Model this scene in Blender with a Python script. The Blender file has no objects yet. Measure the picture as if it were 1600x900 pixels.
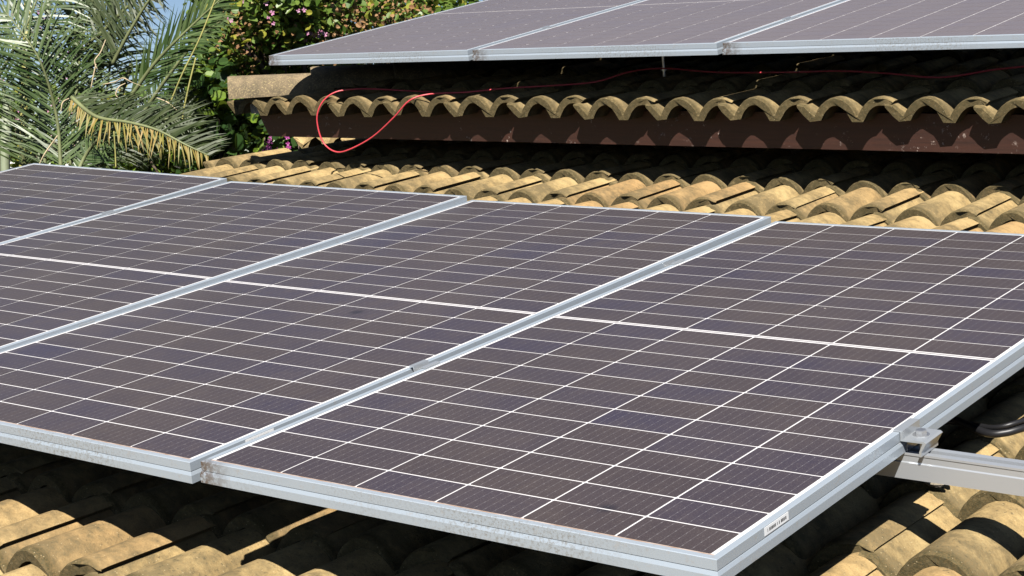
import bpy, math, random
from mathutils import Matrix, Vector, noise
rnd = random.Random(7)
PI = math.pi
scene = bpy.context.scene
COL = scene.collection

# ------------------------------------------------------------------ camera, sky, sun, exposure
TILT = Matrix.Rotation(math.radians(10.0), 4, 'X')          # slope of the lower roof
F_PX = 2656.84
CAM_P = Vector((2.196417, -1.882832, 0.916572))             # in the frame of the lower panel plane
CAM_R = Vector((0.796408, 0.598797, -0.084720))
CAM_D = Vector((0.069963, -0.230373, -0.970584))
CAM_F = Vector((-0.600699, 0.767053, -0.225365))
cam_data = bpy.data.cameras.new('camera'); cam = bpy.data.objects.new('camera', cam_data); COL.objects.link(cam)
cam_data.sensor_width = 36.0; cam_data.lens = 36.0 * F_PX / 1600.0
cam_data.clip_start = 0.05; cam_data.clip_end = 3000
cm = Matrix.Identity(4)
for i in range(3):
    cm[i][0] = CAM_R[i]; cm[i][1] = -CAM_D[i]; cm[i][2] = -CAM_F[i]; cm[i][3] = CAM_P[i]
cam.matrix_world = TILT @ cm
scene.camera = cam

SUN_LOCAL = Vector((0.44, -0.67, 1.0)).normalized()          # towards the sun, panel frame
sun_dir = (TILT.to_3x3() @ SUN_LOCAL).normalized()
sun_el = math.asin(sun_dir.z); sun_az = math.atan2(sun_dir.x, sun_dir.y)
world = bpy.data.worlds.new('World'); scene.world = world; world.use_nodes = True
wn = world.node_tree; wn.nodes.clear()
sky = wn.nodes.new('ShaderNodeTexSky'); sky.sky_type = 'NISHITA'; sky.sun_disc = False
sky.sun_elevation = sun_el; sky.sun_rotation = sun_az
sky.air_density = 0.50; sky.dust_density = 0.20; sky.ozone_density = 1.0
bg = wn.nodes.new('ShaderNodeBackground'); bg.inputs['Strength'].default_value = 0.05
wo = wn.nodes.new('ShaderNodeOutputWorld')
wn.links.new(sky.outputs[0], bg.inputs[0]); wn.links.new(bg.outputs[0], wo.inputs[0])
sd = bpy.data.lights.new('sun', 'SUN'); sd.energy = 5.0; sd.angle = math.radians(0.5); sd.color = (1.0, 0.955, 0.88)
sun = bpy.data.objects.new('sun', sd); COL.objects.link(sun)
sun.rotation_euler = sun_dir.to_track_quat('Z', 'Y').to_euler(); sun.location = (6, -6, 12)
scene.view_settings.view_transform = 'Standard'; scene.view_settings.look = 'None'
scene.view_settings.exposure = 0.78; scene.view_settings.gamma = 1.0
scene.view_settings.use_curve_mapping = False
scene.cycles.max_bounces = 6; scene.cycles.diffuse_bounces = 0

def ray_pt(u, v, depth):
    """world point seen at photo pixel u,v at a distance 'depth' along the view axis"""
    d = CAM_F + CAM_R * ((u - 800) / F_PX) + CAM_D * ((v - 450) / F_PX)
    return TILT @ (CAM_P + d * depth)
def ray_y(u, v, y):
    d = CAM_F + CAM_R * ((u - 800) / F_PX) + CAM_D * ((v - 450) / F_PX)
    return CAM_P + d * ((y - CAM_P.y) / d.y)
def ray_z(u, v, z):
    d = CAM_F + CAM_R * ((u - 800) / F_PX) + CAM_D * ((v - 450) / F_PX)
    return CAM_P + d * ((z - CAM_P.z) / d.z)

# ------------------------------------------------------------------ helpers
class MB:
    def __init__(s): s.v = []; s.f = []
    def add(s, vs, fs):
        o = len(s.v); s.v += [tuple(x) for x in vs]; s.f += [tuple(i + o for i in f) for f in fs]
    def box(s, x0, x1, y0, y1, z0, z1, M=None):
        vs = [Vector((x, y, z)) for z in (z0, z1) for y in (y0, y1) for x in (x0, x1)]
        if M: vs = [M @ v for v in vs]
        s.add(vs, [(0, 2, 3, 1), (4, 5, 7, 6), (0, 1, 5, 4), (2, 6, 7, 3), (0, 4, 6, 2), (1, 3, 7, 5)])
    def rings(s, rings, close=True, caps=True):
        n = len(rings[0]); o = len(s.v)
        for r in rings: s.v += [tuple(x) for x in r]
        for k in range(len(rings) - 1):
            for i in range(n if close else n - 1):
                j = (i + 1) % n
                s.f.append((o + k*n + i, o + k*n + j, o + (k+1)*n + j, o + (k+1)*n + i))
        if caps and close:
            s.f.append(tuple(o + i for i in reversed(range(n)))); s.f.append(tuple(o + (len(rings)-1)*n + i for i in range(n)))
    def tube(s, pts, r, n=8):
        pts = [Vector(p) for p in pts]; rr = r if isinstance(r, (list, tuple)) else [r] * len(pts)
        up = Vector((0, 0, 1)); rings = []
        for i, p in enumerate(pts):
            t = (pts[min(i+1, len(pts)-1)] - pts[max(i-1, 0)]).normalized()
            a = t.cross(up)
            if a.length < 1e-3: a = t.cross(Vector((1, 0, 0)))
            a.normalize(); b = a.cross(t)
            rings.append([p + (a * math.cos(q) + b * math.sin(q)) * rr[i] for q in [2*PI*k/n for k in range(n)]])
        s.rings(rings)
    def mesh(s, name, mat, smooth=False):
        me = bpy.data.meshes.new(name); me.from_pydata(s.v, [], s.f); me.materials.append(mat)
        if smooth:
            for p in me.polygons: p.use_smooth = True
        me.update(); return me
    def build(s, name, mat, parent=None, M=None, smooth=False):
        return link(name, s.mesh(name, mat, smooth), parent, M)
def link(name, data, parent=None, M=None):
    o = bpy.data.objects.new(name, data); COL.objects.link(o)
    if parent: o.parent = parent
    if M is not None: o.matrix_local = M
    return o
def thing(name, label, cat, M=None, group=None):
    o = link(name, None, None, M); return tag(o, label, cat, group)
def tag(o, label=None, cat=None, group=None, kind=None):
    if label: o['label'] = label
    if cat: o['category'] = cat
    if group: o['group'] = group
    if kind: o['kind'] = kind
    return o
def rot(v):
    v = Vector(v); return Matrix.Rotation(v.length, 4, v) if v.length > 1e-9 else Matrix.Identity(4)
def smooth_path(pts, n=8):
    pts = [Vector(p) for p in pts]; out = []
    for i in range(len(pts) - 1):
        p0 = pts[max(i-1, 0)]; p1 = pts[i]; p2 = pts[i+1]; p3 = pts[min(i+2, len(pts)-1)]
        for k in range(n):
            t = k / n
            out.append(0.5*((2*p1) + (p2-p0)*t + (2*p0-5*p1+4*p2-p3)*t*t + (3*p1-p0-3*p2+p3)*t*t*t))
    out.append(pts[-1]); return out

# ------------------------------------------------------------------ materials
class NT:
    def __init__(s, name):
        s.m = bpy.data.materials.new(name); s.m.use_nodes = True; s.t = s.m.node_tree
        s.b = s.t.nodes['Principled BSDF']; s.out = s.t.nodes['Material Output']
    def n(s, typ, **kw):
        k = s.t.nodes.new(typ)
        for a, b in kw.items(): setattr(k, a, b)
        return k
    def l(s, a, b): s.t.links.new(a, b)
    def val(s, v):
        k = s.n('ShaderNodeValue'); k.outputs[0].default_value = v; return k.outputs[0]
    def math(s, op, a, b=None, c=None):
        k = s.n('ShaderNodeMath', operation=op)
        for i, x in enumerate((a, b, c)):
            if x is None: continue
            if isinstance(x, (int, float)): k.inputs[i].default_value = x
            else: s.l(x, k.inputs[i])
        return k.outputs[0]
    def mix(s, fac, a, b, mode='MIX'):
        k = s.n('ShaderNodeMix', data_type='RGBA', blend_type=mode)
        for i, x in ((0, fac), (6, a), (7, b)):
            if isinstance(x, (int, float)): k.inputs[i].default_value = x
            elif isinstance(x, tuple): k.inputs[i].default_value = (*x, 1)
            else: s.l(x, k.inputs[i])
        return k.outputs[2]
    def ramp(s, fac, stops):
        k = s.n('ShaderNodeValToRGB'); e = k.color_ramp.elements
        while len(e) < len(stops): e.new(0.5)
        for i, (p, c) in enumerate(stops):
            e[i].position = p; e[i].color = (c, c, c, 1) if isinstance(c, (int, float)) else (*c, 1)
        s.l(fac, k.inputs[0]); return k.outputs[0]
    def noise(s, vec, scale, detail=4, rough=0.55, out=0):
        k = s.n('ShaderNodeTexNoise'); k.inputs['Scale'].default_value = scale
        k.inputs['Detail'].default_value = detail; k.inputs['Roughness'].default_value = rough
        if vec is not None: s.l(vec, k.inputs['Vector'])
        return k.outputs[out]
    def coord(s, which='Object'):
        return s.n('ShaderNodeTexCoord').outputs[which]
    def rand(s): return s.n('ShaderNodeObjectInfo').outputs['Random']
    def shift(s, vec, amount):
        k = s.n('ShaderNodeVectorMath', operation='ADD'); s.l(vec, k.inputs[0]); s.l(amount, k.inputs[1]); return k.outputs[0]
    def sep(s, vec):
        k = s.n('ShaderNodeSeparateXYZ'); s.l(vec, k.inputs[0]); return k.outputs
    def bump(s, h, strength, dist):
        k = s.n('ShaderNodeBump'); k.inputs['Strength'].default_value = strength; k.inputs['Distance'].default_value = dist
        s.l(h, k.inputs['Height']); s.l(k.outputs[0], s.b.inputs['Normal'])
    def set(s, **kw):
        for a, v in kw.items():
            i = s.b.inputs[a.replace('_', ' ')]
            if isinstance(v, (int, float)): i.default_value = v
            elif isinstance(v, tuple): i.default_value = (*v, 1)
            else: s.l(v, i)
        return s

def mat_tile():
    m = NT('concrete_tile'); r = m.rand()
    off = m.n('ShaderNodeCombineXYZ'); m.l(m.math('MULTIPLY', r, 37.0), off.inputs[0]); m.l(m.math('MULTIPLY', r, 91.0), off.inputs[1])
    oc = m.coord(); c = m.shift(oc, off.outputs[0]); x, y, z = m.sep(oc)
    big = m.noise(c, 9, 5, 0.6); mid = m.noise(c, 38, 5, 0.65); fine = m.noise(c, 320, 3, 0.7)
    base = m.mix(m.ramp(big, [(0.3, 0.0), (0.72, 1.0)]), (0.54, 0.405, 0.195), (0.475, 0.325, 0.140))
    base = m.mix(m.math('MULTIPLY', m.ramp(r, [(0.55, 0.0), (1.0, 1.0)]), 0.45), base, (0.42, 0.21, 0.085))
    # grey weathering blotches, stronger towards the nose of the tile
    w = m.math('ADD', m.math('MULTIPLY', mid, 0.55), m.math('MULTIPLY', big, 0.55))
    near = m.ramp(y, [(0.0, 1.0), (0.06, 0.75), (0.15, 0.45), (0.24, 0.0)])
    w = m.math('ADD', w, m.math('MULTIPLY', near, 0.20))
    base = m.mix(m.math('MULTIPLY', m.ramp(w, [(0.49, 0.0), (0.76, 1.0)]), 0.85), base, (0.125, 0.105, 0.060))
    # black lichen on the very end
    nose = m.math('MULTIPLY', m.ramp(y, [(0.012, 1.0), (0.030, 0.0)]), m.ramp(m.noise(c, 85, 5, 0.8), [(0.36, 0.45), (0.54, 1.0)]))
    base = m.mix(m.math('MULTIPLY', nose, 0.90), base, (0.060, 0.053, 0.025))
    base = m.mix(m.ramp(fine, [(0.35, 0.40), (0.58, 0.0)]), base, (0.24, 0.15, 0.06))
    lich = m.math('MULTIPLY', m.ramp(m.noise(c, 130, 3, 0.6), [(0.60, 0.0), (0.66, 1.0)]), m.ramp(big, [(0.42, 0.0), (0.6, 1.0)]))
    base = m.mix(m.math('MULTIPLY', lich, 0.7), base, (0.085, 0.075, 0.045))
    sp = m.n('ShaderNodeTexVoronoi'); sp.inputs['Scale'].default_value = 90; m.l(c, sp.inputs['Vector'])
    base = m.mix(m.ramp(sp.outputs['Distance'], [(0.07, 0.5), (0.13, 0.0)]), base, (0.62, 0.50, 0.30))
    m.set(Base_Color=base, Roughness=0.93); m.b.inputs['Specular IOR Level'].default_value = 0.2
    m.bump(m.math('ADD', m.math('MULTIPLY', fine, 0.5), mid), 0.55, 0.004)
    return m.m
def mat_cap():
    m = NT('weathered_ridge_tile'); c = m.coord('Object')
    big = m.noise(c, 12, 5, 0.65); fine = m.noise(c, 150, 4, 0.7)
    base = m.mix(m.ramp(big, [(0.3, 0.0), (0.65, 1.0)]), (0.27, 0.20, 0.12), (0.11, 0.088, 0.055))
    base = m.mix(m.ramp(fine, [(0.52, 0.0), (0.68, 0.8)]), base, (0.45, 0.35, 0.17))
    m.set(Base_Color=base, Roughness=0.95); m.bump(fine, 0.7, 0.004); return m.m
def mat_aluminium(name='anodised_aluminium', dirt=True, col=(0.43, 0.49, 0.555), rough=0.38, metal=0.30):
    m = NT(name); c = m.coord('Object'); x, y, z = m.sep(c)
    n1 = m.noise(c, 3.5, 3, 0.5)
    base = m.mix(m.math('MULTIPLY', n1, 0.25), col, tuple(k * .85 for k in col))
    if dirt:
        sp = m.noise(c, 190, 4, 0.75)
        front = m.ramp(y, [(0.0, 1.0), (0.02, 0.0)])
        # grime on the low edge: specks all along, a rusty patch where water leaves at the corner
        patch = m.math('MULTIPLY', front, m.ramp(m.noise(c, 2.3, 2, 0.5), [(0.42, 0.0), (0.62, 1.0)]))
        base = m.mix(m.math('MULTIPLY', patch, m.ramp(sp, [(0.48, 0.0), (0.64, 0.65)])), base, (0.20, 0.175, 0.135))
        corner = m.math('MULTIPLY', front, m.ramp(x, [(0.0, 1.0), (0.075, 0.0)]))
        cn = m.ramp(m.noise(c, 75, 4, 0.7), [(0.36, 0.0), (0.52, 1.0)])
        base = m.mix(m.math('MULTIPLY', m.math('MULTIPLY', corner, cn), 0.95), base, (0.105, 0.062, 0.035))
        sm = m.noise(c, 60, 3, 0.6)
        base = m.mix(m.ramp(sm, [(0.60, 0.0), (0.75, 0.35)]), base, (0.40, 0.33, 0.26))
        m.l(m.math('ADD', m.math('MULTIPLY', sp, 0.25), rough - 0.1), m.b.inputs['Roughness'])
    else: m.b.inputs['Roughness'].default_value = rough
    m.set(Base_Color=base, Metallic=metal); return m.m
def mat_cell(name='silicon_cell_under_dusty_glass', sky_haze=0.0):
    m = NT(name); r = m.rand(); oc = m.coord('Object'); x, y, z = m.sep(oc)
    pos = m.n('ShaderNodeNewGeometry').outputs['Position']
    big = m.noise(pos, 2.6, 4, 0.6); mid0 = m.noise(pos, 24, 5, 0.65)
    mp = m.n('ShaderNodeMapping'); mp.inputs['Scale'].default_value = (26, 1.8, 1.8); m.l(pos, mp.inputs['Vector'])
    mid = m.math('ADD', m.math('MULTIPLY', mid0, 0.5), m.math('MULTIPLY', m.noise(mp.outputs[0], 1.0, 4, 0.65), 0.5)); fine = m.noise(pos, 420, 2, 0.7)
    hue = m.math('ADD', m.math('MULTIPLY', r, 0.62), m.math('MULTIPLY', mid, 0.42))
    base = m.mix(m.ramp(hue, [(0.36, 0.0), (0.82, 1.0)]), (0.055, 0.0425, 0.0445), (0.044, 0.037, 0.058))
    base = m.mix(m.ramp(m.math('MULTIPLY', m.math('ADD', big, mid), 0.5), [(0.40, 0.0), (0.62, 0.60)]), base, (0.084, 0.066, 0.059))
    if sky_haze: base = m.mix(m.math('ADD', m.math('MULTIPLY', mid, 0.25), sky_haze - .12), base, (0.235, 0.200, 0.205))  # rear array only: pale reflection of hazy sky painted into the cell colour
    # nine wires run along the string direction, with solder dots on them
    fx = m.math('FRACT', m.math('MULTIPLY', m.math('ADD', x, 0.5), 54.0))
    wire = m.math('LESS_THAN', m.math('ABSOLUTE', m.math('SUBTRACT', fx, 0.5)), 0.032)
    fy = m.math('FRACT', m.math('MULTIPLY', m.math('ADD', y, 0.5), 48.0))
    dots = m.math('LESS_THAN', m.math('ABSOLUTE', m.math('SUBTRACT', fy, 0.5)), 0.10)
    wire_f = m.math('ADD', m.math('MULTIPLY', wire, 0.13), m.math('MULTIPLY', m.math('MULTIPLY', wire, dots), 0.25))
    base = m.mix(wire_f, base, (0.42, 0.41, 0.42))
    base = m.mix(m.ramp(fine, [(0.56, 0.0), (0.78, 0.55)]), base, (0.20, 0.17, 0.155))
    # bird droppings and grit
    v = m.n('ShaderNodeTexVoronoi'); v.inputs['Scale'].default_value = 9.0; m.l(pos, v.inputs['Vector'])
    sel = m.math('GREATER_THAN', m.sep(v.outputs['Color'])[0], 0.86)
    base = m.mix(m.math('MULTIPLY', m.ramp(v.outputs['Distance'], [(0.016, 0.8), (0.030, 0.0)]), sel), base, (0.55, 0.50, 0.44))
    v2 = m.n('ShaderNodeTexVoronoi'); v2.inputs['Scale'].default_value = 2.1; m.l(m.shift(pos, m.val(3.7)), v2.inputs['Vector'])
    sel2 = m.math('GREATER_THAN', m.sep(v2.outputs['Color'])[1], 0.62)
    base = m.mix(m.math('MULTIPLY', m.ramp(v2.outputs['Distance'], [(0.018, 0.75), (0.05, 0.0)]), sel2), base, (0.022, 0.020, 0.026))
    m.set(Base_Color=base, Roughness=m.math('ADD', m.math('MULTIPLY', mid, 0.15), 0.27), IOR=1.5)
    m.b.inputs['Specular IOR Level'].default_value = 0.28
    m.set(Sheen_Weight=0.85, Sheen_Roughness=0.19, Sheen_Tint=(1.0, 0.89, 0.86))
    return m.m
def mat_backsheet():
    m = NT('white_backsheet'); c = m.coord('Object'); x, y, z = m.sep(c)
    n1 = m.noise(c, 30, 4, 0.6)
    edge = m.math('MULTIPLY', m.ramp(y, [(0.016, 1.0), (0.019, 0.0)]), m.ramp(n1, [(0.25, 0.4), (0.6, 1.0)]))
    base = m.mix(m.math('MULTIPLY', n1, 0.4), (0.80, 0.79, 0.80), (0.66, 0.64, 0.64))
    base = m.mix(edge, base, (0.34, 0.20, 0.115))
    m.set(Base_Color=base, Roughness=0.35); return m.m
def mat_plain(name, col, rough=0.6, metal=0.0, vary=0.25, scale=8, bump=0.0, spec=0.4):
    m = NT(name); c = m.coord('Object'); n1 = m.noise(c, scale, 5, 0.6)
    dk = tuple(k * (1 - vary) for k in col); lt = tuple(min(1, k * (1 + vary)) for k in col)
    m.set(Base_Color=m.mix(m.ramp(n1, [(0.3, 0.0), (0.7, 1.0)]), dk, lt), Roughness=rough, Metallic=metal)
    m.b.inputs['Specular IOR Level'].default_value = spec
    if bump: m.bump(n1, bump, 0.01)
    return m.m
def mat_fascia():
    m = NT('brown_painted_fascia'); c = m.coord('Object')
    mp = m.n('ShaderNodeMapping'); mp.inputs['Scale'].default_value = (0.6, 4, 9); m.l(c, mp.inputs['Vector'])
    g = m.noise(mp.outputs[0], 9, 6, 0.65); pk = m.noise(c, 45, 5, 0.75); bl = m.noise(c, 5, 3, 0.6)
    base = m.mix(m.ramp(g, [(0.35, 0.0), (0.7, 1.0)]), (0.050, 0.018, 0.011), (0.026, 0.010, 0.007))
    # flaked paint and splashed mortar in patches
    fl = m.math('MULTIPLY', m.ramp(pk, [(0.60, 0.0), (0.66, 1.0)]), m.ramp(bl, [(0.50, 0.0), (0.60, 1.0)]))
    base = m.mix(fl, base, (0.42, 0.33, 0.28))
    m.set(Base_Color=base, Roughness=0.6); m.bump(pk, 0.25, 0.004); return m.m
def mat_leaf(name, a, b, rough=0.45, trans=0.25, scale=6.0, c3=None):
    m = NT(name); pos = m.n('ShaderNodeNewGeometry').outputs['Position']
    n1 = m.noise(pos, scale, 3, 0.7); ri = m.n('ShaderNodeNewGeometry').outputs['Random Per Island']
    f = m.math('ADD', m.math('MULTIPLY', n1, 0.6), m.math('MULTIPLY', ri, 0.45))
    col = m.mix(m.ramp(f, [(0.3, 0.0), (0.75, 1.0)]), a, b)
    if c3: col = m.mix(m.ramp(ri, [(0.80, 0.0), (0.84, 1.0)]), col, c3)
    m.set(Base_Color=col, Roughness=rough); m.b.inputs['Specular IOR Level'].default_value = 0.35
    tr = m.n('ShaderNodeBsdfTranslucent'); m.l(m.mix(0.5, col, (0.30, 0.40, 0.03)), tr.inputs[0])
    ms = m.n('ShaderNodeMixShader'); ms.inputs[0].default_value = trans
    m.l(m.b.outputs[0], ms.inputs[1]); m.l(tr.outputs[0], ms.inputs[2]); m.l(ms.outputs[0], m.out.inputs[0])
    return m.m

M_TILE = mat_tile(); M_CAP = mat_cap(); M_FRAME = mat_aluminium(); M_CELL = mat_cell(); M_CELLD = mat_cell('silicon_cell_with_painted_sky_haze', 0.62); M_BACK = mat_backsheet()
M_RAIL = mat_aluminium('mill_aluminium_rail', False, (0.50, 0.53, 0.57), 0.32, 0.5)
M_STEEL = mat_plain('galvanised_steel', (0.62, 0.62, 0.62), 0.3, 0.85, 0.12, 60)
M_FASCIA = mat_fascia(); M_CLAMP = mat_aluminium('clamp_aluminium', False, (0.52, 0.55, 0.58), 0.3, 0.55)
M_DECK = mat_plain('dark_roof_deck', (0.055, 0.035, 0.022), 0.9, 0, 0.3, 6)
M_WALL = mat_plain('rendered_wall', (0.16, 0.12, 0.085), 0.9, 0, 0.15, 4, 0.2)
M_RED = mat_plain('red_cable_sheath', (0.58, 0.055, 0.07), 0.38, 0, 0.08, 30, spec=0.5)
M_BLACK = mat_plain('black_cable_sheath', (0.012, 0.012, 0.014), 0.42, 0, 0.2, 20, spec=0.5)
M_MORTAR = mat_plain('crumbled_mortar', (0.38, 0.33, 0.25), 0.95, 0, 0.3, 60, 0.6)
M_STICKER = mat_plain('white_sticker', (0.80, 0.81, 0.82), 0.5, 0, 0.04, 20)
M_INK = mat_plain('black_ink', (0.05, 0.05, 0.055), 0.6, 0, 0.1, 20)
M_HOLE = mat_plain('dark_hole', (0.02, 0.02, 0.02), 0.9, 0, 0.1, 20)

# ------------------------------------------------------------------ ground
gb = MB(); N = 40
for i in range(N + 1):
    for j in range(N + 1):
        x = -400 + 800 * i / N; y = -400 + 800 * j / N
        gb.v.append((x, y, -3.4 + 0.15 * noise.noise(Vector((x * .05, y * .05, 0)))))
for i in range(N):
    for j in range(N): gb.f.append((i*(N+1)+j, (i+1)*(N+1)+j, (i+1)*(N+1)+j+1, i*(N+1)+j+1))
gm = NT('garden_soil_and_grass'); gc = gm.n('ShaderNodeNewGeometry').outputs['Position']
gm.set(Base_Color=gm.mix(gm.ramp(gm.noise(gc, 0.8, 6, 0.7), [(0.4, 0.0), (0.6, 1.0)]), (0.09, 0.10, 0.035), (0.17, 0.12, 0.07)), Roughness=0.95)
tag(gb.build('ground', gm.m), kind='structure')

# ------------------------------------------------------------------ roof tiles
PITCH = 0.153; COVER = 2 * PITCH; EXPO = 0.301; HR = 0.058; TH = 0.027; TLEN = 0.385; PITCHDOWN = 0.084
def roll(u): return HR * max(0.0, 1 - (u / 0.0725) ** 2) ** 0.78
def tile_mesh(seed):
    r = random.Random(seed); p = PITCH
    xs = [-p + .016, -p + .041, -p + .058, -p + .077]
    zs = [HR * .60, HR * .545, HR * .28, 0.0]
    N1 = 13
    for k in range(N1):
        u = -.0725 + .145 * k / (N1 - 1); u = .0725 * math.sin(u / .0725 * PI / 2) ; xs.append(u); zs.append(roll(u))
    for k in range(N1):
        u = -.0725 + .145 * k / (N1 - 1); u = .0725 * math.sin(u / .0725 * PI / 2)
        if u > .040: break
        xs.append(p + u); zs.append(roll(u))
    xs.append(p + .041); zs.append(roll(.041))
    prof = [Vector((x, 0, z)) for x, z in zip(xs, zs)]
    n = len(prof); low = []
    for i, q in enumerate(prof):
        t = (prof[min(i+1, n-1)] - prof[max(i-1, 0)]).normalized(); nn = Vector((-t.z, 0, t.x))
        low.append(q - nn * TH)
    low[0] = prof[0] - Vector((0, 0, .012)); low[-1] = prof[-1] + Vector((-.012, 0, -.012))
    b = MB(); ring = []
    ys = [0.0, 0.005, 0.013, 0.11, 0.24, TLEN]
    ph = r.uniform(0, 9); amp = r.uniform(.002, .005)
    chip = r.uniform(-.004, .004)
    for si, y in enumerate(ys):
        rg = []
        for side, src in ((0, prof), (1, list(reversed(low)))):
            for i, q in enumerate(src):
                k = i if side == 0 else n - 1 - i
                jy = 0.0
                if si < 3:
                    jy = amp * noise.noise(Vector((q.x * 45 + ph, seed * 3.1, 0))) + .002 * noise.noise(Vector((q.x * 160, seed * 5.7, 1)))
                    if abs(q.x - p - .03) < .022: jy += .016 + chip          # broken corner beside the lap
                    if k == n - 1: jy += .012 * r.random()
                z = q.z
                if side == 0 and si == 0: z -= .0045
                if side == 0 and si == 1: z -= .0012
                z += .0012 * noise.noise(Vector((q.x * 20, y * 20, seed)))
                yy = y + jy + (.004 if side == 1 and si == 0 else 0)
                rg.append((q.x, yy, z))
        ring.append(rg)
    b.rings(ring)
    me = b.mesh('roof_tile', M_TILE)
    for pl in me.polygons: pl.use_smooth = True
    me.set_sharp_from_angle(angle=math.radians(38))
    return me
TILES = [tile_mesh(s) for s in range(8)]

house = thing('house', 'house with two stepped roofs of sandy wavy tiles and a brown fascia', 'house', TILT)

def hplane(x, y):
    return 0.2255 - 0.026 * min(max(x + .3, 0), 1.5) * max(0.0, 1 - y / 2.4) - 0.0314 * y
def row_bump(k): return {10: .013, 11: .016, 12: .012}.get(k, 0.0)
deck = MB()
dv = []
for (x, y) in ((-3.2, -1.4), (2.6, -1.4), (2.6, 4.6), (-3.2, 4.6)):
    dv.append((x, y, -hplane(x, y) - .145))
deck.add(dv + [(a, b_, c - .06) for a, b_, c in dv], [(0, 1, 2, 3), (7, 6, 5, 4), (0, 4, 5, 1), (1, 5, 6, 2), (2, 6, 7, 3), (3, 7, 4, 0)])
porch = deck.build('porch_roof', M_DECK, house); tag(porch, 'lower roof slope of sandy tiles running under the front panels')
hidden = MB()
LAP0 = -0.330
for k in range(-4, 14):
    y0 = 0.240 + EXPO * k
    drift = -0.0130 * k
    for c in range(-11, 9):
        lap = LAP0 + drift + COVER * c
        q_ = min(max((lap - .30) / .6, 0), 1); lap += .08 * q_ * q_ * (3 - 2 * q_) * min(max((2.2 - y0) / .6, 0), 1)
        x0 = lap - PITCH
        if x0 < -3.42 + (0.05 if k % 2 else 0) or x0 > 2.35: continue
        jx, jy, jz = rnd.uniform(-.003, .003), rnd.uniform(-.006, .006), rnd.uniform(-.0025, .0025)
        z0 = -hplane(x0, y0) - HR + row_bump(k) + jz
        M = Matrix.Translation((x0 + jx, y0 + jy, z0)) @ Matrix.Rotation(-PITCHDOWN + (.072 if k == 9 else .030), 4, 'X') @ Matrix.Rotation(rnd.uniform(-.006, .006), 4, 'Y') @ Matrix.Rotation(rnd.uniform(-.006, .006), 4, 'Z')
        me = TILES[rnd.randrange(8)]
        inner = (y0 > 0.45 and y0 + TLEN < 2.55 and x0 < 0.55) or (k < 0 and x0 < -1.7) or k >= 12
        if inner:
            hidden.add([M @ v.co for v in me.vertices], [tuple(p.vertices) for p in me.polygons])
        else:
            link('tile', me, porch, M)
tag(hidden.build('tile_field', M_TILE, porch), kind='stuff')

# upper roof
UP = [0.0548, -0.0082, -0.0013, -2.8121, 3.0466, 0.3587]
EY, EZ, ESL = 3.105, 0.186, 0.055           # eave line of the upper roof and its extra slope
X_L = -3.13
du = MB()
dz = lambda y: EZ - .115 + (y - EY) * math.tan(ESL)
vs = [(X_L + .10, EY + .17, dz(EY + .17)), (2.4, EY + .17, dz(EY + .17)), (2.4, EY + 4, dz(EY + 4)), (X_L + 3.6, EY + 4, dz(EY + 4))]
du.add(vs + [(a, b_, c - .04) for a, b_, c in vs], [(0, 1, 2, 3), (7, 6, 5, 4), (0, 4, 5, 1), (1, 5, 6, 2), (2, 6, 7, 3), (3, 7, 4, 0)])
vs = [(X_L + .10, EY + .17, dz(EY + .17)), (X_L + 3.6, EY + 4, dz(EY + 4)), (X_L + .10, EY + 4, dz(EY + .17) - .5)]
du.add(vs + [(a, b_, c - .04) for a, b_, c in vs], [(0, 1, 2), (5, 4, 3), (0, 3, 4, 1), (1, 4, 5, 2), (2, 5, 3, 0)])
mainr = du.build('main_roof', M_DECK, house); tag(mainr, 'upper hipped roof slope with scalloped tile eave under the rear panels')
LAPU = -0.165; COVU = 0.3015
for k in range(0, 4):
    y0 = EY + EXPO * k
    for c in range(-11, 8):
        x0 = LAPU + COVU * c - PITCH
        if x0 - PITCH < X_L - .115 + EXPO * k * 0.95 or x0 > 2.0: continue
        M = Matrix.Translation((x0 + rnd.uniform(-.003, .003), y0 + rnd.uniform(-.010, .012), EZ - HR + (y0 - EY) * math.tan(ESL) + rnd.uniform(-.004, .004))) \
            @ Matrix.Rotation(ESL - PITCHDOWN, 4, 'X') @ Matrix.Rotation(rnd.uniform(-.014, .014), 4, 'Y') @ Matrix.Rotation(rnd.uniform(-.010, .010), 4, 'Z')
        link('tile', TILES[rnd.randrange(8)], mainr, M)
# tiles of the side slope, seen end-on beneath the hip
for k, (dx, dy) in enumerate(((0.02, 0.30), (0.02, 0.61))):
    M = Matrix.Translation((X_L + dx + .05, EY + dy, EZ - HR - .055)) @ Matrix.Rotation(-PI/2, 4, 'Z') @ Matrix.Rotation(.03, 4, 'X')
    link('tile', TILES[k], mainr, M)
# hip caps: half-round tiles lapping up the hip
def cap_mesh(L=.44, r0=.100, r1=.088, t=.018):
    b = MB(); R = []
    for si, s in enumerate((0, .01, .2, L)):
        rr = r0 + (r1 - r0) * s / L - (.004 if si == 0 else 0)
        a = [PI * (.02 + .96 * i / 14) for i in range(15)]
        R.append([(s + .003 * noise.noise(Vector((i * .9, s, 2))), rr * math.cos(q), rr * .93 * math.sin(q)) for i, q in enumerate(a)] +
                 [(s, (rr - t) * math.cos(q), (rr - t) * .93 * math.sin(q)) for q in reversed(a)])
    b.rings(R); me = b.mesh('ridge_tile', M_CAP)
    for p in me.polygons: p.use_smooth = True
    me.set_sharp_from_angle(angle=math.radians(38)); return me
CAP = cap_mesh()
for k in range(7):
    s = .35 * k
    M = Matrix.Translation((X_L - .005 + s * .7071, EY + .0 + s * .7071, EZ - .010 + k * .006)) @ Matrix.Rotation(PI/4, 4, 'Z') @ Matrix.Rotation(.035, 4, 'Y')
    link('ridge_tile', CAP, mainr, M)
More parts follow.
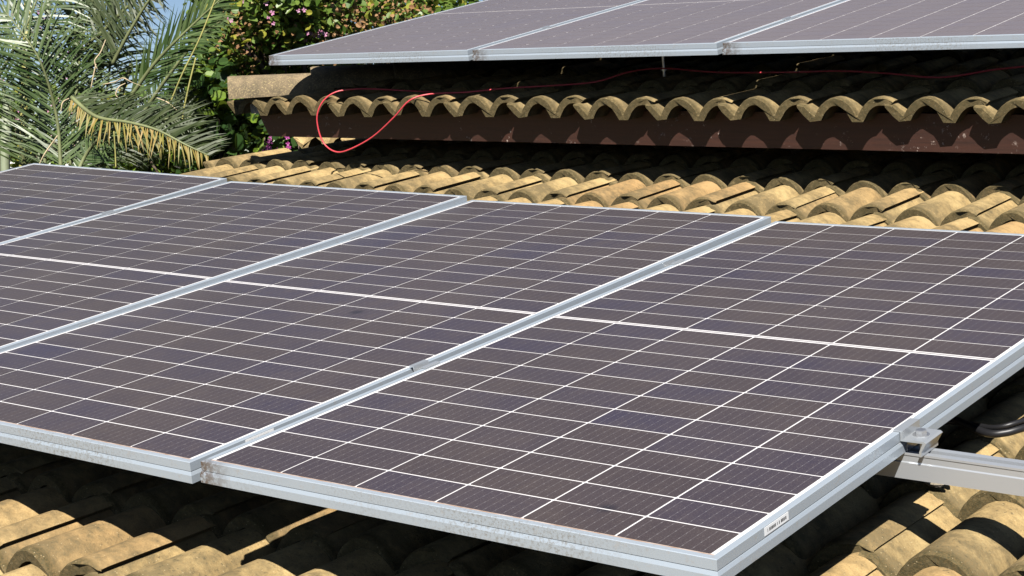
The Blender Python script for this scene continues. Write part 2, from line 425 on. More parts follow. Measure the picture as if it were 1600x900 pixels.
# mortar bed under the first cap
mb = MB()
for i in range(3, 11):
    a = Vector((X_L + .03 + i * .024, EY + .02 + i * .022, EZ - .055 + rnd.uniform(-.006, .006)))
    mb.box(a.x - .03, a.x + .03, a.y - .045, a.y + .04, a.z - .03, a.z + .022 + rnd.uniform(-.006, .006))
mb.build('mortar_bed', M_MORTAR, mainr)

# fascia boards under the eave
fb = MB()
XF = X_L + .06
z_top, z_bot = .125, -.004
yl, yr = EY + .115, EY + .038
fb.add([(XF - .035, yl, z_top), (XF + .03, yl, z_bot), (2.4, yr, z_bot + .012), (2.4, yr, z_top),
        (XF - .035, yl + .028, z_top), (XF + .03, yl + .028, z_bot), (2.4, yr + .028, z_bot + .012), (2.4, yr + .028, z_top)],
       [(0, 1, 2, 3), (7, 6, 5, 4), (0, 4, 5, 1), (1, 5, 6, 2), (2, 6, 7, 3), (3, 7, 4, 0)])
tag(fb.build('fascia_board', M_FASCIA, house), 'dark brown front fascia board with flaking paint')
fb = MB()
fb.add([(XF - .036, yl + .032, z_top), (XF + .03, yl + .032, z_bot), (XF + .03, yl + 3.2, z_bot - .45), (XF - .036, yl + 3.2, z_top - .45),
        (XF - .008, yl + .032, z_top), (XF + .058, yl + .032, z_bot), (XF + .058, yl + 3.2, z_bot - .45), (XF - .008, yl + 3.2, z_top - .45)],
       [(3, 2, 1, 0), (4, 5, 6, 7), (0, 1, 5, 4), (1, 2, 6, 5), (2, 3, 7, 6), (3, 0, 4, 7)])
fb.build('fascia_board', M_FASCIA, house)
sb = MB(); sb.box(XF + .07, 2.4, yl + .05, yl + .9, z_bot + .02, z_bot + .04); sb.build('soffit', M_FASCIA, house)
wb = MB(); wb.box(-2.98, 2.3, 3.85, 4.05, -1.2, .10); wb.build('wall', M_WALL, house)
wb = MB(); wb.box(-2.95, 2.3, -1.0, -.8, -3.2, -.42); wb.build('wall', M_WALL, house)

# ------------------------------------------------------------------ solar panels
W, L, TF = 1.038, 2.094, 0.039
LIP = 0.011; MX, MY = 0.0095, 0.0150
CP = (W - 2 * MX) / 6; MIDG = 0.013; RP = (L / 2 - MY - MIDG / 2) / 12
# outer profile of the frame: (inset from the outer face, z)
FP = [(LIP, -.0012), (LIP, 0.0), (.0010, 0.0), (.0, -.0010), (.0, -.0170), (.0014, -.0174), (.0014, -.0182), (-.0004, -.0186), (-.0026, -.0245), (-.0026, -TF), (.022, -TF), (.022, -TF + .002), (.003, -TF + .002), (.003, -.006), (LIP, -.006)]
def bar_mesh(side):
    b = MB(); R = []
    for end in (0, 1):
        rg = []
        for ins, z in FP:
            if side == 'front': q = (ins if end == 0 else W - ins, ins, z)
            elif side == 'back': q = (W - ins if end == 0 else ins, L - ins, z)
            elif side == 'left': q = (ins, L - ins if end == 0 else ins, z)
            else: q = (W - ins, ins if end == 0 else L - ins, z)
            rg.append(q)
        R.append(rg)
    # subdivide along the length so that dirt and reflections are even
    b.rings(R); return b.mesh('frame_bar', M_FRAME)
BARS = [bar_mesh(s) for s in ('front', 'back', 'left', 'right')]
lm_ = MB(); lm_.box(.0035, W - .0035, .0035, L - .0035, -.0055, -.0014); LAM = lm_.mesh('laminate', M_BACK)
GX, GY = .0038, .0043
def cell_mesh(w, h, mat=None):
    b = MB(); c = .0016; x, y, z = w/2, h/2, .0006
    pts = [(-x + c, -y), (x - c, -y), (x, -y + c), (x, y - c), (x - c, y), (-x + c, y), (-x, y - c), (-x, -y + c)]
    b.rings([[(a, d, -.0003) for a, d in pts], [(a, d, z) for a, d in pts]])
    return b.mesh('cell', mat or M_CELL)
CELL = cell_mesh(CP - GX, RP - GY)
EDGEC = cell_mesh(CP - GX - .0085, RP - GY)
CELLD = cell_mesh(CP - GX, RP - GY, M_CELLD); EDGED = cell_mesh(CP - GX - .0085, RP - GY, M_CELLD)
TAPE = MB(); TAPE.box(.016, W - .016, L/2 - .0018, L/2 + .0018, -.0014, -.0006); M_TAPE = mat_plain('silver_ribbon', (0.36, 0.34, 0.35), 0.4, 0.2, 0.1, 40)
TAPE = TAPE.mesh('busbar_ribbon', M_TAPE)
def make_panel(M, label, group, extras=()):
    t = thing('solar_module', label, 'solar panel', M, group)
    for me in BARS: link('frame_bar', me, t)
    lam = link('laminate', LAM, t)
    link('busbar_ribbon', TAPE, lam)
    for i in range(6):
        for half in (0, 1):
            for j in range(12):
                y = MY + (j + .5) * RP if half == 0 else L - MY - (j + .5) * RP
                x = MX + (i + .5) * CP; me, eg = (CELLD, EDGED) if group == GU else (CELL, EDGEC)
                if i == 0: x += .00425; me = eg
                if i == 5: x -= .00425; me = eg
                link('cell', me, lam, Matrix.Translation((x, y, -.0013)))
    return t
def pose(s): return TILT @ Matrix.Translation(s[3:]) @ rot(s[:3])
POSES = {'D': [0, 0, 0, 0, 0, 0],
         'C': [0.0096, 0.0029, -0.0092, -1.0745, 0.0160, -0.0066],
         'B': [0.0153, 0.0103, -0.0056, -2.1037, -0.0045, 0.0099],
         'A': [0.0258, 0.0274, 0.0131, -3.1595, 0.0179, 0.0174], 'U': UP}
GL, GU = 'dusty panels of the front array', 'dusty panels of the rear array'
G = 0.0238
pD = make_panel(pose(POSES['D']), 'nearest large solar panel of the front row, its right edge over bare tiles', GL)
pC = make_panel(pose(POSES['C']), 'front row solar panel directly left of the nearest one, white sticker on its side', GL)
pB = make_panel(pose(POSES['B']), 'front row solar panel third from the right, between two others at left', GL)
pA = make_panel(pose(POSES['A']), 'farthest left solar panel of the front row, corner beneath the palm', GL)
PU = [pose(UP) @ Matrix.Translation(((W + G) * k, 0, 0)) for k in range(3)]
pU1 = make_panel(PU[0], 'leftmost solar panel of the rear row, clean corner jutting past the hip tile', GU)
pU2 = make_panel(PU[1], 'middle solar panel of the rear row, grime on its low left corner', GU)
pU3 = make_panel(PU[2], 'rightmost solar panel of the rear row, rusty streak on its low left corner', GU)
# stickers and drilled holes on the side frames
def sticker(panel, y):
    s = MB(); s.box(W + .0001, W + .0007, y, y + .072, -.0150, -.0022)
    o = s.build('serial_sticker', M_STICKER, panel)
    k = MB(); yy = y + .008
    while yy < y + .062:
        w = rnd.choice((.0012, .002, .003)); k.box(W + .0007, W + .0009, yy, yy + w, -.0110, -.0062); yy += w + rnd.choice((.0012, .002, .004))
    k.build('printed_code', M_INK, o)
sticker(pC, .135); sticker(pD, .135)
for y in (1.135, 1.163):
    h = MB(); R = [[(x, y + .0042 * math.cos(a), -.0265 + .0042 * math.sin(a)) for a in [2*PI*q/10 for q in range(10)]] for x in (W + .0005, W + .0022)]
    h.rings(R); h.build('rivet', M_STEEL, pD)

# ------------------------------------------------------------------ rails
def rail(name, label, y, path, M0=Matrix.Identity(4), group=None):
    """slotted aluminium rail; path is a list of (x, z of its top)"""
    pr = [(-.0200, 0), (-.0200, -.0035), (-.0185, -.0050), (-.0185, -.0150), (-.0205, -.0170), (-.0205, -.0455), (.0205, -.0455), (.0205, -.0170), (.0185, -.0150), (.0185, -.0050), (.0200, -.0035), (.0200, 0), (.0070, 0), (.0070, -.0100), (-.0070, -.0100), (-.0070, 0)]
    b = MB(); b.rings([[(x, y + a, z + c) for a, c in pr] for x, z in path])
    o = b.build(name, M_RAIL, None, TILT @ M0); return tag(o, label, 'rail', group)
ZR = -TF - .0006
rail('mounting_rail', 'aluminium mounting rail sticking out right of the nearest panel', .628, [(-3.25, -.005), (-2.1, -.029), (-1.09, -.040), (-.1, -.0405), (1.1, ZR), (1.95, ZR - .004)])
rail('mounting_rail', 'second aluminium rail under the upper half of the front panels', 1.585, [(-3.25, .022), (-2.1, -.012), (-1.09, -.028), (-.1, ZR - .002), (1.1, ZR), (1.60, ZR - .003)])
RU = Matrix.Translation(UP[3:]) @ rot(UP[:3])
rail('mounting_rail', 'aluminium rail in the dark under the rear panels', .50, [(-.05, ZR), (3.3, ZR)], RU)
rail('mounting_rail', 'far aluminium rail hidden under the rear panels', 1.60, [(-.05, ZR), (3.3, ZR)], RU)

def bolt(b, p, r=.0065, h=.007, M=None):
    R = []
    for z, k in ((0, 1.0), (h * .85, 1.0), (h, .86)):
        R.append([Vector((p[0] + r * k * math.cos(q), p[1] + r * k * math.sin(q), p[2] + z)) for q in [2*PI*i/6 for i in range(6)]])
    b.rings(R)
    b.tube([(p[0], p[1], p[2] - .0005), (p[0], p[1], p[2] + .0012)], r * 1.45, 14)
def mid_clamp(M, label, group):
    t = thing('mid_clamp', label, 'clamp', M, group); w = G
    b = MB(); pr = [(-w - .009, .0008), (-w - .009, .0032), (-w + .0015, .0032), (-w + .0045, -.010), (-.0045, -.010), (-.0015, .0032), (.009, .0032), (.009, .0008), (-.0004, .0008), (-.0030, -.0125), (-w + .0030, -.0125), (-w + .0004, .0008)]
    b.rings([[(x, y, z) for x, z in pr] for y in (-.024, .024)])
    b.build('clamp_body', M_CLAMP, t)
    b = MB(); bolt(b, (-w/2, 0, -.0100), .0055, .0065); b.tube([(-w/2, 0, -.05), (-w/2, 0, -.0125)], .003, 8); b.build('bolt', M_STEEL, t)
def gapM(name, y): return pose(POSES[name]) @ Matrix.Translation((0, y, 0))
MG = 'mid clamps bolted between neighbouring panels'
mid_clamp(gapM('D', .628), 'small silver clamp low in the gap left of the nearest panel', MG)
mid_clamp(gapM('D', 1.585), 'small silver clamp high in the gap left of the nearest panel', MG)
mid_clamp(gapM('C', .60), 'small clamp low in the second gap from the right, front row', MG)
mid_clamp(gapM('C', 1.56), 'small clamp high in the second gap from the right, front row', MG)
mid_clamp(gapM('B', 1.575), 'small clamp in the leftmost gap of the front row', MG)
mid_clamp(PU[1] @ Matrix.Translation((0, .50, 0)), 'small clamp in the left gap of the rear row', MG)
mid_clamp(PU[2] @ Matrix.Translation((0, .50, 0)), 'small clamp in the right gap of the rear row', MG)
t = thing('end_clamp', 'folded aluminium end clamp gripping the right frame on the rail', 'clamp', TILT @ Matrix.Translation((W, .628, 0)) @ Matrix.Diagonal((1.25, 1.3, 1.0, 1.0)))
b = MB()
pr = [(-.009, .0006), (-.009, .0030), (.0045, .0030), (.0045, -.0115), (.034, -.0115), (.037, -.0145), (.030, -.0305), (.030, -.0385), (.027, -.0385), (.027, -.0300), (.032, -.0150), (.0010, -.0150), (.0010, .0006)]
b.rings([[(x, y, z) for x, z in pr] for y in (-.026, .026)]); b.build('clamp_body', M_CLAMP, t)
b = MB(); pr = [(.0035, -.0155), (.0035, -.0385), (.0010, -.0385), (.0010, -.0155)]
b.rings([[(x, y, z) for x, z in pr] for y in (-.010, .026)]); b.build('clamp_leg', M_CLAMP, t)
b = MB(); bolt(b, (.0185, 0, -.0115), .0078, .009); b.tube([(.0185, 0, -.05), (.0185, 0, -.0150)], .004, 8); b.build('bolt', M_STEEL, t)

# hanger bolts that carry the rear rails, with a crumpled flashing at the left one
def hanger(u, v, label, foil):
    p = ray_y(u, v, EY + .42)
    t = thing('hanger_bolt', label, 'bolt', TILT @ Matrix.Translation(p), 'hanger bolts under the rear panels')
    b = MB(); b.tube([(0, 0, -.03), (0, 0, .11)], .005, 8); b.build('rod', M_STEEL, t)
    b = MB(); b.tube([(0, 0, -.004), (0, 0, .004)], .012, 6); b.build('nut', M_STEEL, t)
    if foil:
        b = MB(); n = 9
        for i in range(n):
            for j in range(n):
                x = -.10 + .17 * i / (n-1); y = -.09 + .15 * j / (n-1)
                b.v.append((x, y, -.022 - .9 * max(0, -x - .02) ** 1.3 * .35 + .010 * noise.noise(Vector((x * 60, y * 60, 3)))))
        for i in range(n - 1):
            for j in range(n - 1): b.f.append((i*n+j, (i+1)*n+j, (i+1)*n+j+1, i*n+j+1))
        b.build('flashing', M_STEEL, t)
hanger(573, 121, 'hanger bolt with crumpled silver flashing beneath the leftmost rear panel', True)
hanger(1037, 108, 'thin hanger bolt beneath the middle rear panel', False)

# ------------------------------------------------------------------ cables
pts = [ray_y(u, v, y) for u, v, y in ((1640, 101, 3.42), (1560, 108, 3.42), (1470, 121, 3.40), (1390, 115, 3.42), (1310, 111, 3.42), (1230, 113, 3.42),
       (1120, 113, 3.42), (1040, 107, 3.42), (985, 112, 3.40), (930, 128, 3.36), (860, 134, 3.32), (790, 138, 3.26), (730, 144, 3.19), (672, 147, 3.13), (640, 157, 3.075), (616, 183, 3.06), (582, 214, 3.06),
       (545, 234, 3.05), (524, 237, 3.05), (506, 224, 3.05), (497, 200, 3.05), (496, 178, 3.055), (505, 158, 3.07), (522, 145, 3.10), (545, 140, 3.14), (580, 139, 3.20), (640, 142, 3.28), (720, 146, 3.40))]
b = MB(); b.tube(smooth_path(pts, 5), .0032, 10)
o = b.build('solar_cable', M_RED, None, TILT, True); tag(o, 'red cable looping down in front of the brown fascia', 'cable')
def cable(pp, r, label):
    b = MB(); b.tube(smooth_path(pp, 6), r, 10); tag(b.build('black_cable', M_BLACK, None, TILT, True), label, 'cable', 'black cables on the lower tiles')
cable([ray_z(u, v, z) for u, v, z in ((1430, 640, -.12), (1490, 655, -.125), (1540, 676, -.128), (1570, 676, -.125), (1600, 668, -.12), (1650, 655, -.12))], .0075, 'thick black cable crossing the tiles at the right edge')
cable([ray_z(u, v, z) for u, v, z in ((1440, 660, -.13), (1500, 660, -.128), (1550, 668, -.118), (1590, 660, -.108), (1650, 640, -.11))], .005, 'thinner black cable lying over the thick one')

# crumbled mortar by the rail
for i, (u, v) in enumerate(((1462, 752), (1470, 746))):
    p = ray_z(u, v, -.183); b = MB(); R = []
    for z, k in ((-.008, .7), (-.002, 1.0), (.006, .85), (.010, .3)):
        R.append([(p.x + .022 * k * math.cos(q) * (1 + .3 * noise.noise(Vector((q, z * 90, i)))), p.y + .014 * k * math.sin(q) * (1 + .3 * noise.noise(Vector((q, z * 70, i + 4)))), p.z + z) for q in [2*PI*j/9 for j in range(9)]])
    b.rings(R); tag(b.build('mortar_lump', M_MORTAR, None, TILT), ('small broken mortar lump below the rail', 'second mortar lump just behind the first below the rail')[i], 'mortar', 'mortar crumbs below the rail')

# ------------------------------------------------------------------ garden behind the house
RIGHT = TILT.to_3x3() @ CAM_R; UPV = TILT.to_3x3() @ (-CAM_D); FWD = TILT.to_3x3() @ CAM_F
GZ = Vector((0, 0, -1))
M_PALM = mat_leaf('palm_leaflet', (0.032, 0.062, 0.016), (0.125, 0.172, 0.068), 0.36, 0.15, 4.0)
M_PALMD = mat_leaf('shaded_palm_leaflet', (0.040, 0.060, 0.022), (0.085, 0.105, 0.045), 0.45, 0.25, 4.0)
M_PALMY = mat_leaf('yellowing_palm_leaflet', (0.24, 0.22, 0.045), (0.38, 0.25, 0.07), 0.5, 0.30, 14.0)
M_STRAW = mat_plain('dry_straw', (0.50, 0.40, 0.25), 0.8, 0, 0.25, 30)
M_RACHIS = mat_plain('palm_stalk', (0.17, 0.19, 0.085), 0.5, 0, 0.25, 10)
M_CULM = mat_plain('yellow_green_cane', (0.30, 0.28, 0.085), 0.45, 0, 0.25, 9)
M_CANE = mat_plain('grey_green_cane', (0.22, 0.25, 0.16), 0.5, 0, 0.25, 9)
M_LEAF = mat_leaf('tree_leaf', (0.070, 0.140, 0.022), (0.190, 0.270, 0.055), 0.38, 0.30, 3.0, (0.30, 0.29, 0.04))
M_LEAFD = mat_leaf('dark_shrub_leaf', (0.025, 0.060, 0.016), (0.065, 0.125, 0.028), 0.35, 0.30, 3.0, (0.16, 0.25, 0.03))
M_DRY = mat_leaf('dry_seed_pod', (0.26, 0.13, 0.055), (0.36, 0.21, 0.10), 0.7, 0.2, 9.0)
M_PINK = mat_leaf('pink_petal', (0.50, 0.12, 0.30), (0.66, 0.38, 0.52), 0.5, 0.25, 9.0)
M_MAG = mat_leaf('magenta_petal', (0.36, 0.03, 0.24), (0.52, 0.10, 0.38), 0.5, 0.25, 9.0)
M_BARK = mat_plain('grey_bark', (0.14, 0.105, 0.075), 0.9, 0, 0.35, 14, 0.5)
M_WHITE = mat_plain('whitewashed_wall', (0.80, 0.79, 0.76), 0.9, 0, 0.05, 2)

def leaflet(b, p, d, nrm, ln, w, droop, r):
    """narrow pointed blade: three bent segments"""
    side = d.cross(nrm).normalized(); pts = []; q = p.copy(); dd = d.copy()
    prof = (0.45, 1.0, 0.8, 0.45, 0.0); n = 4
    o = len(b.v)
    for i in range(n + 1):
        ww = w * prof[i]
        if i < n: b.v.append(tuple(q - side * ww)); b.v.append(tuple(q + side * ww))
        else: b.v.append(tuple(q))
        dd = (dd + GZ * droop * (0.4 + i * .35)).normalized(); q = q + dd * (ln / n)
    for i in range(n - 1): b.f.append((o + 2*i, o + 2*i + 1, o + 2*i + 3, o + 2*i + 2))
    b.f.append((o + 2*n - 2, o + 2*n - 1, o + 2*n))
def frond(parent, px, ln, mats, sides=(1, 1), sweep=.7, droop=.10, n=44, w=.0085, seed=0, face=0.0, thick=.010, inv=None, taper=True):
    """px: list of (u, v, depth); ln: leaflet length in metres; mats: leaf material per side"""
    r = random.Random(seed); pts = smooth_path([ray_pt(*q) for q in px], 8)
    inv = parent.matrix_world.inverted() if inv is None else inv
    root = MB(); m = len(pts)
    root.tube([inv @ q for q in pts], [thick * (1 - .75 * i / (m - 1)) for i in range(m)], 6)
    fo = root.build('frond', M_RACHIS, parent, None, True)
    for sd_ in (0, 1):
        if not sides[sd_]: continue
        b = MB()
        for k in range(n):
            t = (k + .5 + r.uniform(-.3, .3)) / n; f_ = t * (m - 1); i = min(int(f_), m - 2)
            p = pts[i].lerp(pts[i+1], f_ - i); T = (pts[i+1] - pts[i]).normalized()
            N_ = (-FWD + RIGHT * face + UPV * .25 + Vector((r.uniform(-.3, .3), r.uniform(-.3, .3), r.uniform(-.3, .3)))).normalized()
            S = T.cross(N_).normalized() * (1 if sd_ == 0 else -1)
            sw = sweep + (r.uniform(-.35, .3) if mats[sd_] is M_PALMY else 0)
            d = (S * math.cos(sw) + T * math.sin(sw) + Vector((r.gauss(0, .07), r.gauss(0, .07), r.gauss(0, .07)))).normalized()
            l = ln * sides[sd_] * (r.uniform(.6, 1.15) if mats[sd_] is M_PALMY else 1) * ((math.sin(PI * (t * .86 + .12)) ** .6) if taper else 1) * r.uniform(.85, 1.1)
            leaflet(b, p, d, N_, l, w * (.62 if mats[sd_] is M_PALMY else 1) * r.uniform(.8, 1.2), droop * r.uniform(.4, 1.6), r)
        b2 = MB(); b2.v = [tuple(inv @ Vector(q)) for q in b.v]; b2.f = b.f
        b2.build('leaflets', mats[sd_], fo)
    return fo

def ground_under(u, v, depth):
    p = ray_pt(u, v, depth); return Vector((p.x, p.y, -3.4))
g = ground_under(120, 300, 8.8)
palm = thing('palm_tree', 'clumping palm with long feathery grey green fronds and one yellowing frond', 'palm tree', Matrix.Translation(g))
bpy.context.view_layer.update()
inv = Matrix.Translation(-g)
def stem(u0, v0, u1, v1, depth, r, mat, nodes=True):
    a = ray_pt(u0, v0, depth); c = ray_pt(u1, v1, depth + .2); low = a + (a - c).normalized() * .3; low = Vector((low.x, low.y, -3.4))
    pts = smooth_path([low, a.lerp(low, .4), a, a.lerp(c, .5), c], 9); rr = []
    for i in range(len(pts)): rr.append(r * (1.12 if i % 5 == 0 and nodes else 1.0))
    b = MB(); b.tube([inv @ q for q in pts], rr, 9); b.build('stem', mat, palm, None, True)
stem(36, 258, 45, -40, 9.2, .022, M_CULM); stem(96, 262, 132, -30, 9.0, .019, M_CANE); stem(62, 262, 78, -30, 9.5, .016, M_CANE)
stem(118, 262, 175, 40, 8.9, .015, M_CANE); stem(8, 262, 12, 150, 9.9, .028, M_CANE); stem(152, 262, 205, 100, 9.1, .012, M_RACHIS)
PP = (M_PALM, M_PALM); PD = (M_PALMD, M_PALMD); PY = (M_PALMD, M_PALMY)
FR = [
 # big shaded frond crossing the top, leaflets hanging to the right
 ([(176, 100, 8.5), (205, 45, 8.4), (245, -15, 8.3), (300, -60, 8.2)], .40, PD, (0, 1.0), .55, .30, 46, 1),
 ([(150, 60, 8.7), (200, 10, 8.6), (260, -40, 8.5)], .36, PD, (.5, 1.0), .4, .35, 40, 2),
 # bright frond rising to the upper right
 ([(205, 150, 8.3), (245, 95, 8.2), (300, 40, 8.1), (352, -8, 8.0)], .24, PP, (1.0, .9), 1.05, .02, 60, 3),
 ([(225, 175, 8.6), (262, 120, 8.5), (310, 60, 8.4), (350, 30, 8.3)], .20, PP, (.8, 1.0), .9, .10, 44, 4),
 # arching yellowing frond in the middle
 ([(112, 152, 8.0), (150, 182, 7.9), (200, 191, 7.8), (245, 203, 7.75), (290, 226, 7.7), (326, 243, 7.7)], .25, (M_PALMY, M_PALMD), (.62, 1.0), .62, .12, 74, 5),
 # comb at the lower left of the arch
 ([(120, 272, 8.1), (138, 236, 8.1), (168, 205, 8.0), (205, 192, 7.95)], .17, PP, (1.0, .4), .5, .05, 44, 6),
 # left fans
 ([(95, 262, 8.6), (88, 180, 8.6), (60, 90, 8.5), (10, 20, 8.5)], .46, PP, (.9, .9), .75, .10, 46, 7),
 ([(70, 262, 8.9), (72, 160, 8.9), (80, 60, 8.8), (95, -30, 8.8)], .44, PP, (1.0, 1.0), .65, .22, 46, 8),
 ([(110, 262, 8.8), (118, 160, 8.8), (128, 70, 8.8), (150, -20, 8.7)], .42, PP, (1.0, 1.0), .7, .22, 46, 9),
 ([(40, 262, 9.1), (20, 180, 9.0), (-10, 110, 9.0), (-50, 60, 9.0)], .44, PP, (1.0, 1.0), .7, .12, 44, 10),
 ([(130, 262, 9.0), (155, 190, 9.0), (170, 120, 9.0), (172, 40, 8.9), (160, -30, 8.9)], .38, PD, (1.0, 1.0), .6, .28, 46, 11),
 ([(150, 265, 9.0), (190, 220, 9.0), (240, 190, 8.9), (300, 182, 8.9)], .24, PD, (.9, 1.0), .6, .15, 40, 12),
 ([(-20, 150, 8.8), (20, 80, 8.7), (50, 20, 8.7), (70, -40, 8.7)], .46, PP, (.9, .9), .6, .25, 42, 15),
 ([(215, 262, 9.3), (235, 225, 9.3), (262, 190, 9.2), (300, 150, 9.2)], .26, PD, (1.0, 1.0), .8, .1, 40, 16),
 ([(100, 150, 8.9), (130, 80, 8.8), (185, 25, 8.7), (235, -20, 8.7)], .40, PD, (.8, 1.0), .6, .3, 44, 17),
]
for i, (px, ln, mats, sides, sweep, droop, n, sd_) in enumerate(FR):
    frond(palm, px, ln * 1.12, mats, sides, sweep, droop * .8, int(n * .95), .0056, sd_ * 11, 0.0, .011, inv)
def strand(pp, r, name, mat):
    b = MB(); q = smooth_path([inv @ ray_pt(*k) for k in pp], 6); b.tube(q, r, 5); b.build(name, mat, palm, None, True)
strand([(338, -5, 7.9), (312, 60, 7.9), (285, 115, 7.9), (267, 158, 7.9)], .004, 'hanging_stalk', M_CULM)
strand([(306, 90, 7.8), (296, 130, 7.8), (287, 172, 7.8), (285, 190, 7.8)], .004, 'hanging_stalk', M_CULM)
strand([(178, 205, 7.7), (180, 235, 7.7), (181, 262, 7.7)], .0035, 'hanging_stalk', M_CULM)
for pp in ([(160, 132, 7.9), (180, 128, 7.85), (192, 122, 7.8), (205, 128, 7.8), (220, 134, 7.8)], [(196, 130, 7.8), (186, 136, 7.8), (181, 147, 7.8), (184, 152, 7.8)],
           [(152, 108, 7.9), (148, 95, 7.9), (157, 82, 7.9), (165, 62, 7.9)], [(142, 138, 7.9), (146, 118, 7.9), (150, 100, 7.9)], [(60, 260, 7.9), (70, 240, 7.9), (90, 212, 7.9)],
           [(95, 175, 7.9), (98, 160, 7.9), (108, 154, 7.9)], [(245, 153, 7.8), (262, 160, 7.8), (276, 172, 7.8)]):
    strand(pp, [.006 * (1 - .7 * abs(2*k/24.0 - 1)) if False else .0034 * (.35 + .65 * math.sin(PI * min(1, (k + 2) / 22.0))) for k in range((len(pp)-1)*6+1)], 'dry_blade', M_STRAW)

def leaf_blob(b, p, n, size, r, lobed=True):
    """a rounded leaf: folded fan of faces round the midrib"""
    n = n.normalized(); a = n.cross(Vector((r.gauss(0, 1), r.gauss(0, 1), r.gauss(0, 1)))).normalized(); c = n.cross(a)
    s = size * r.uniform(.65, 1.25); o = len(b.v); k = .18 * s
    b.v += [tuple(p), tuple(p + a*s*.18 + c*s*.30 + n*k*.7), tuple(p + a*s*.55 + c*s*.42 + n*k), tuple(p + a*s*.90 + c*s*.27 + n*k*.6), tuple(p + a*s*.96 - n*k*.2),
            tuple(p + a*s*.90 - c*s*.27 + n*k*.6), tuple(p + a*s*.55 - c*s*.42 + n*k), tuple(p + a*s*.18 - c*s*.30 + n*k*.7)]
    b.f += [(o, o+1, o+2, o+3, o+4), (o, o+4, o+5, o+6, o+7)]
def flower(b, p, size, r):
    for i in range(5):
        a = 2*PI*i/5 + r.random(); d = RIGHT*math.cos(a) + UPV*math.sin(a) - FWD * .3; s = (RIGHT*-math.sin(a) + UPV*math.cos(a)) * .3
        o = len(b.v); b.v += [tuple(p), tuple(p + (d*.6 + s)*size), tuple(p + d*size), tuple(p + (d*.6 - s)*size)]; b.f.append((o, o+1, o+2, o+3))
def scatter(area, n, r):
    out = []
    for _ in range(n):
        u0, u1, v0, v1, d0, d1 = area; out.append((r.uniform(u0, u1), r.uniform(v0, v1), r.uniform(d0, d1)))
    return out
def tree(name, label, cat, base, clumps, leaf_mat, size, per, rad, seed, flowers=(), fmat=None, dry=(), trunk_r=.07, extra=None, group=None):
    r = random.Random(seed); gpos = ground_under(*base); t = thing(name, label, cat, Matrix.Translation(gpos), group); iv = Matrix.Translation(-gpos)
    cs = [ray_pt(*c) for c in clumps]
    mid = Vector((0, 0, 0))
    for c in cs: mid += c
    mid /= len(cs); fork = gpos.lerp(mid, .62)
    b = MB(); b.tube([iv @ q for q in smooth_path([gpos, gpos.lerp(fork, .5) + Vector((.1, -.05, 0)), fork], 5)], [trunk_r * (1 - .03 * i) for i in range(11)], 9); b.build('trunk', M_BARK, t, None, True)
    b = MB()
    for i, c in enumerate(cs):
        if i % 2: continue
        m_ = fork.lerp(c, .5) + Vector((r.uniform(-.15, .15), r.uniform(-.15, .15), r.uniform(0, .15)))
        q = smooth_path([fork, m_, c], 4); b.tube([iv @ k for k in q], [trunk_r * .45 * (1 - .095 * j) for j in range(len(q))], 5)
    b.build('branches', M_BARK, t, None, True)
    b = MB(); bd = MB()
    for i, c in enumerate(cs):
        isdry = i in dry
        for _ in range(per if not isdry else per):
            d = Vector((r.gauss(0, 1), r.gauss(0, 1), r.gauss(0, .8))); d = d.normalized() * rad * r.random() ** .45
            p = c + d
            nn = Vector((r.gauss(0, .7), r.gauss(0, .7) - .35, r.gauss(.8, .6)))
            (leaf_blob(bd, iv @ p, nn, size * .55, r) if isdry and r.random() < .75 else leaf_blob(b, iv @ p, nn, size, r))
    b.build('crown', leaf_mat, t)
    if bd.v: bd.build('dry_pods', M_DRY, t)
    for (u, v, d) in flowers:
        b = MB(); p0 = ray_pt(u, v, d)
        for _ in range(r.randint(2, 4)): flower(b, iv @ (p0 + Vector((r.gauss(0, .02), r.gauss(0, .02), r.gauss(0, .02)))), r.uniform(.010, .017), r)
        b.build('blossom', fmat, t)
    return t
r = random.Random(31)
cl = scatter((330, 480, -40, 60, 9.0, 10.2), 26, r) + scatter((450, 760, -60, 45, 9.6, 11.0), 34, r) + scatter((340, 440, 50, 105, 9.4, 10.4), 10, r) + scatter((400, 600, -20, 90, 10.6, 11.6), 24, r) + scatter((425, 560, 90, 125, 9.8, 10.6), 8, r)
cl += scatter((510, 640, 2, 58, 9.2, 9.5), 9, r) + scatter((388, 420, 30, 100, 9.2, 9.4), 3, r)
dry = [i for i, c in enumerate(cl) if (505 < c[0] < 640 and -5 < c[1] < 70) or (385 < c[0] < 430 and 20 < c[1] < 105)]
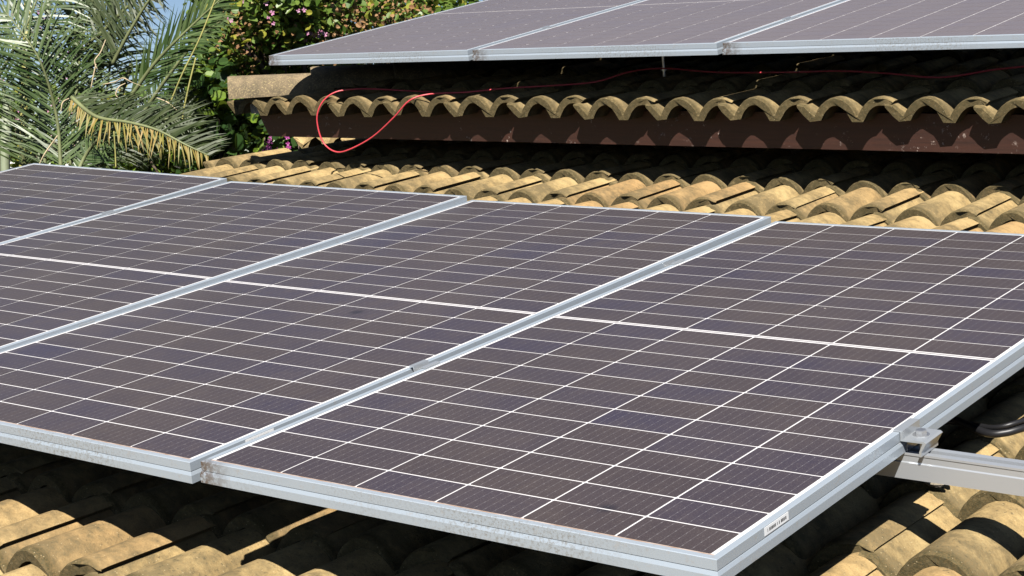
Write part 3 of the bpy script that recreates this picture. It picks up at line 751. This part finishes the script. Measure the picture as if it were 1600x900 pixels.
tree('flowering_tree', 'leafy tree with rounded leaves and pink blossoms behind the rear panels', 'tree', (520, 300, 10.3), cl, M_LEAF, .052, 105, .24, 5,
     [(416, 15, 8.9), (424, 26, 8.9), (470, 17, 8.9), (490, 50, 9.2), (503, 53, 9.2), (511, 52, 9.2), (481, 53, 9.2), (389, 83, 9.3), (377, 12, 9.0), (356, 30, 9.1)], M_PINK, dry)
cl = scatter((300, 410, 110, 275, 9.2, 10.2), 26, r) + scatter((318, 380, 60, 140, 9.8, 10.8), 9, r) + scatter((190, 330, 195, 285, 9.8, 11), 14, r)
tree('leafy_shrub', 'dark green leafy shrub between the palm and the roof corner', 'shrub', (360, 300, 9.8), cl, M_LEAFD, .085, 55, .20, 8, (), None, (), .05)
cl = scatter((395, 470, 205, 250, 9.0, 9.6), 10, r)
tree('bougainvillea', 'magenta flowering bougainvillea peeking under the roof corner', 'shrub', (430, 300, 9.4), cl, M_LEAFD, .05, 30, .14, 9,
     [(r.uniform(402, 458), r.uniform(212, 244), 8.85) for _ in range(7)], M_MAG, (), .03)
cl = scatter((-60, 330, 170, 280, 12.5, 14), 26, r) + scatter((-80, 60, 120, 240, 12.5, 14), 4, r)
tree('garden_shrub', 'distant light green shrub with pink flowers behind the palm stems', 'shrub', (120, 300, 13), cl, M_LEAF, .10, 40, .30, 12,
     [(r.uniform(0, 130), r.uniform(10, 250), 12.2) for _ in range(26)], M_PINK, (), .05)
# white garden wall and pale post glimpsed between the stems
wl = MB(); a = ray_pt(-260, 250, 15.5); c = ray_pt(420, 262, 17.0); d = (c - a); d.z = 0; d.normalize(); nrm = Vector((-d.y, d.x, 0)); ln = (c - a).length
M = Matrix.Identity(4)
for i in range(3): M[i][0] = d[i]; M[i][1] = nrm[i]; M[i][2] = (0, 0, 1)[i]; M[i][3] = (a.x, a.y, -3.4)[i]
wl.box(0, ln, 0, .2, 0, a.z + 3.4 - .05); wt = thing('garden_wall', 'whitewashed garden wall glimpsed behind the palm', 'wall', M); wl.build('wall_body', M_WHITE, wt)
cp_ = MB(); cp_.box(-.03, ln + .03, -.03, .23, a.z + 3.4 - .05, a.z + 3.4); cp_.build('coping', M_WHITE, wt)
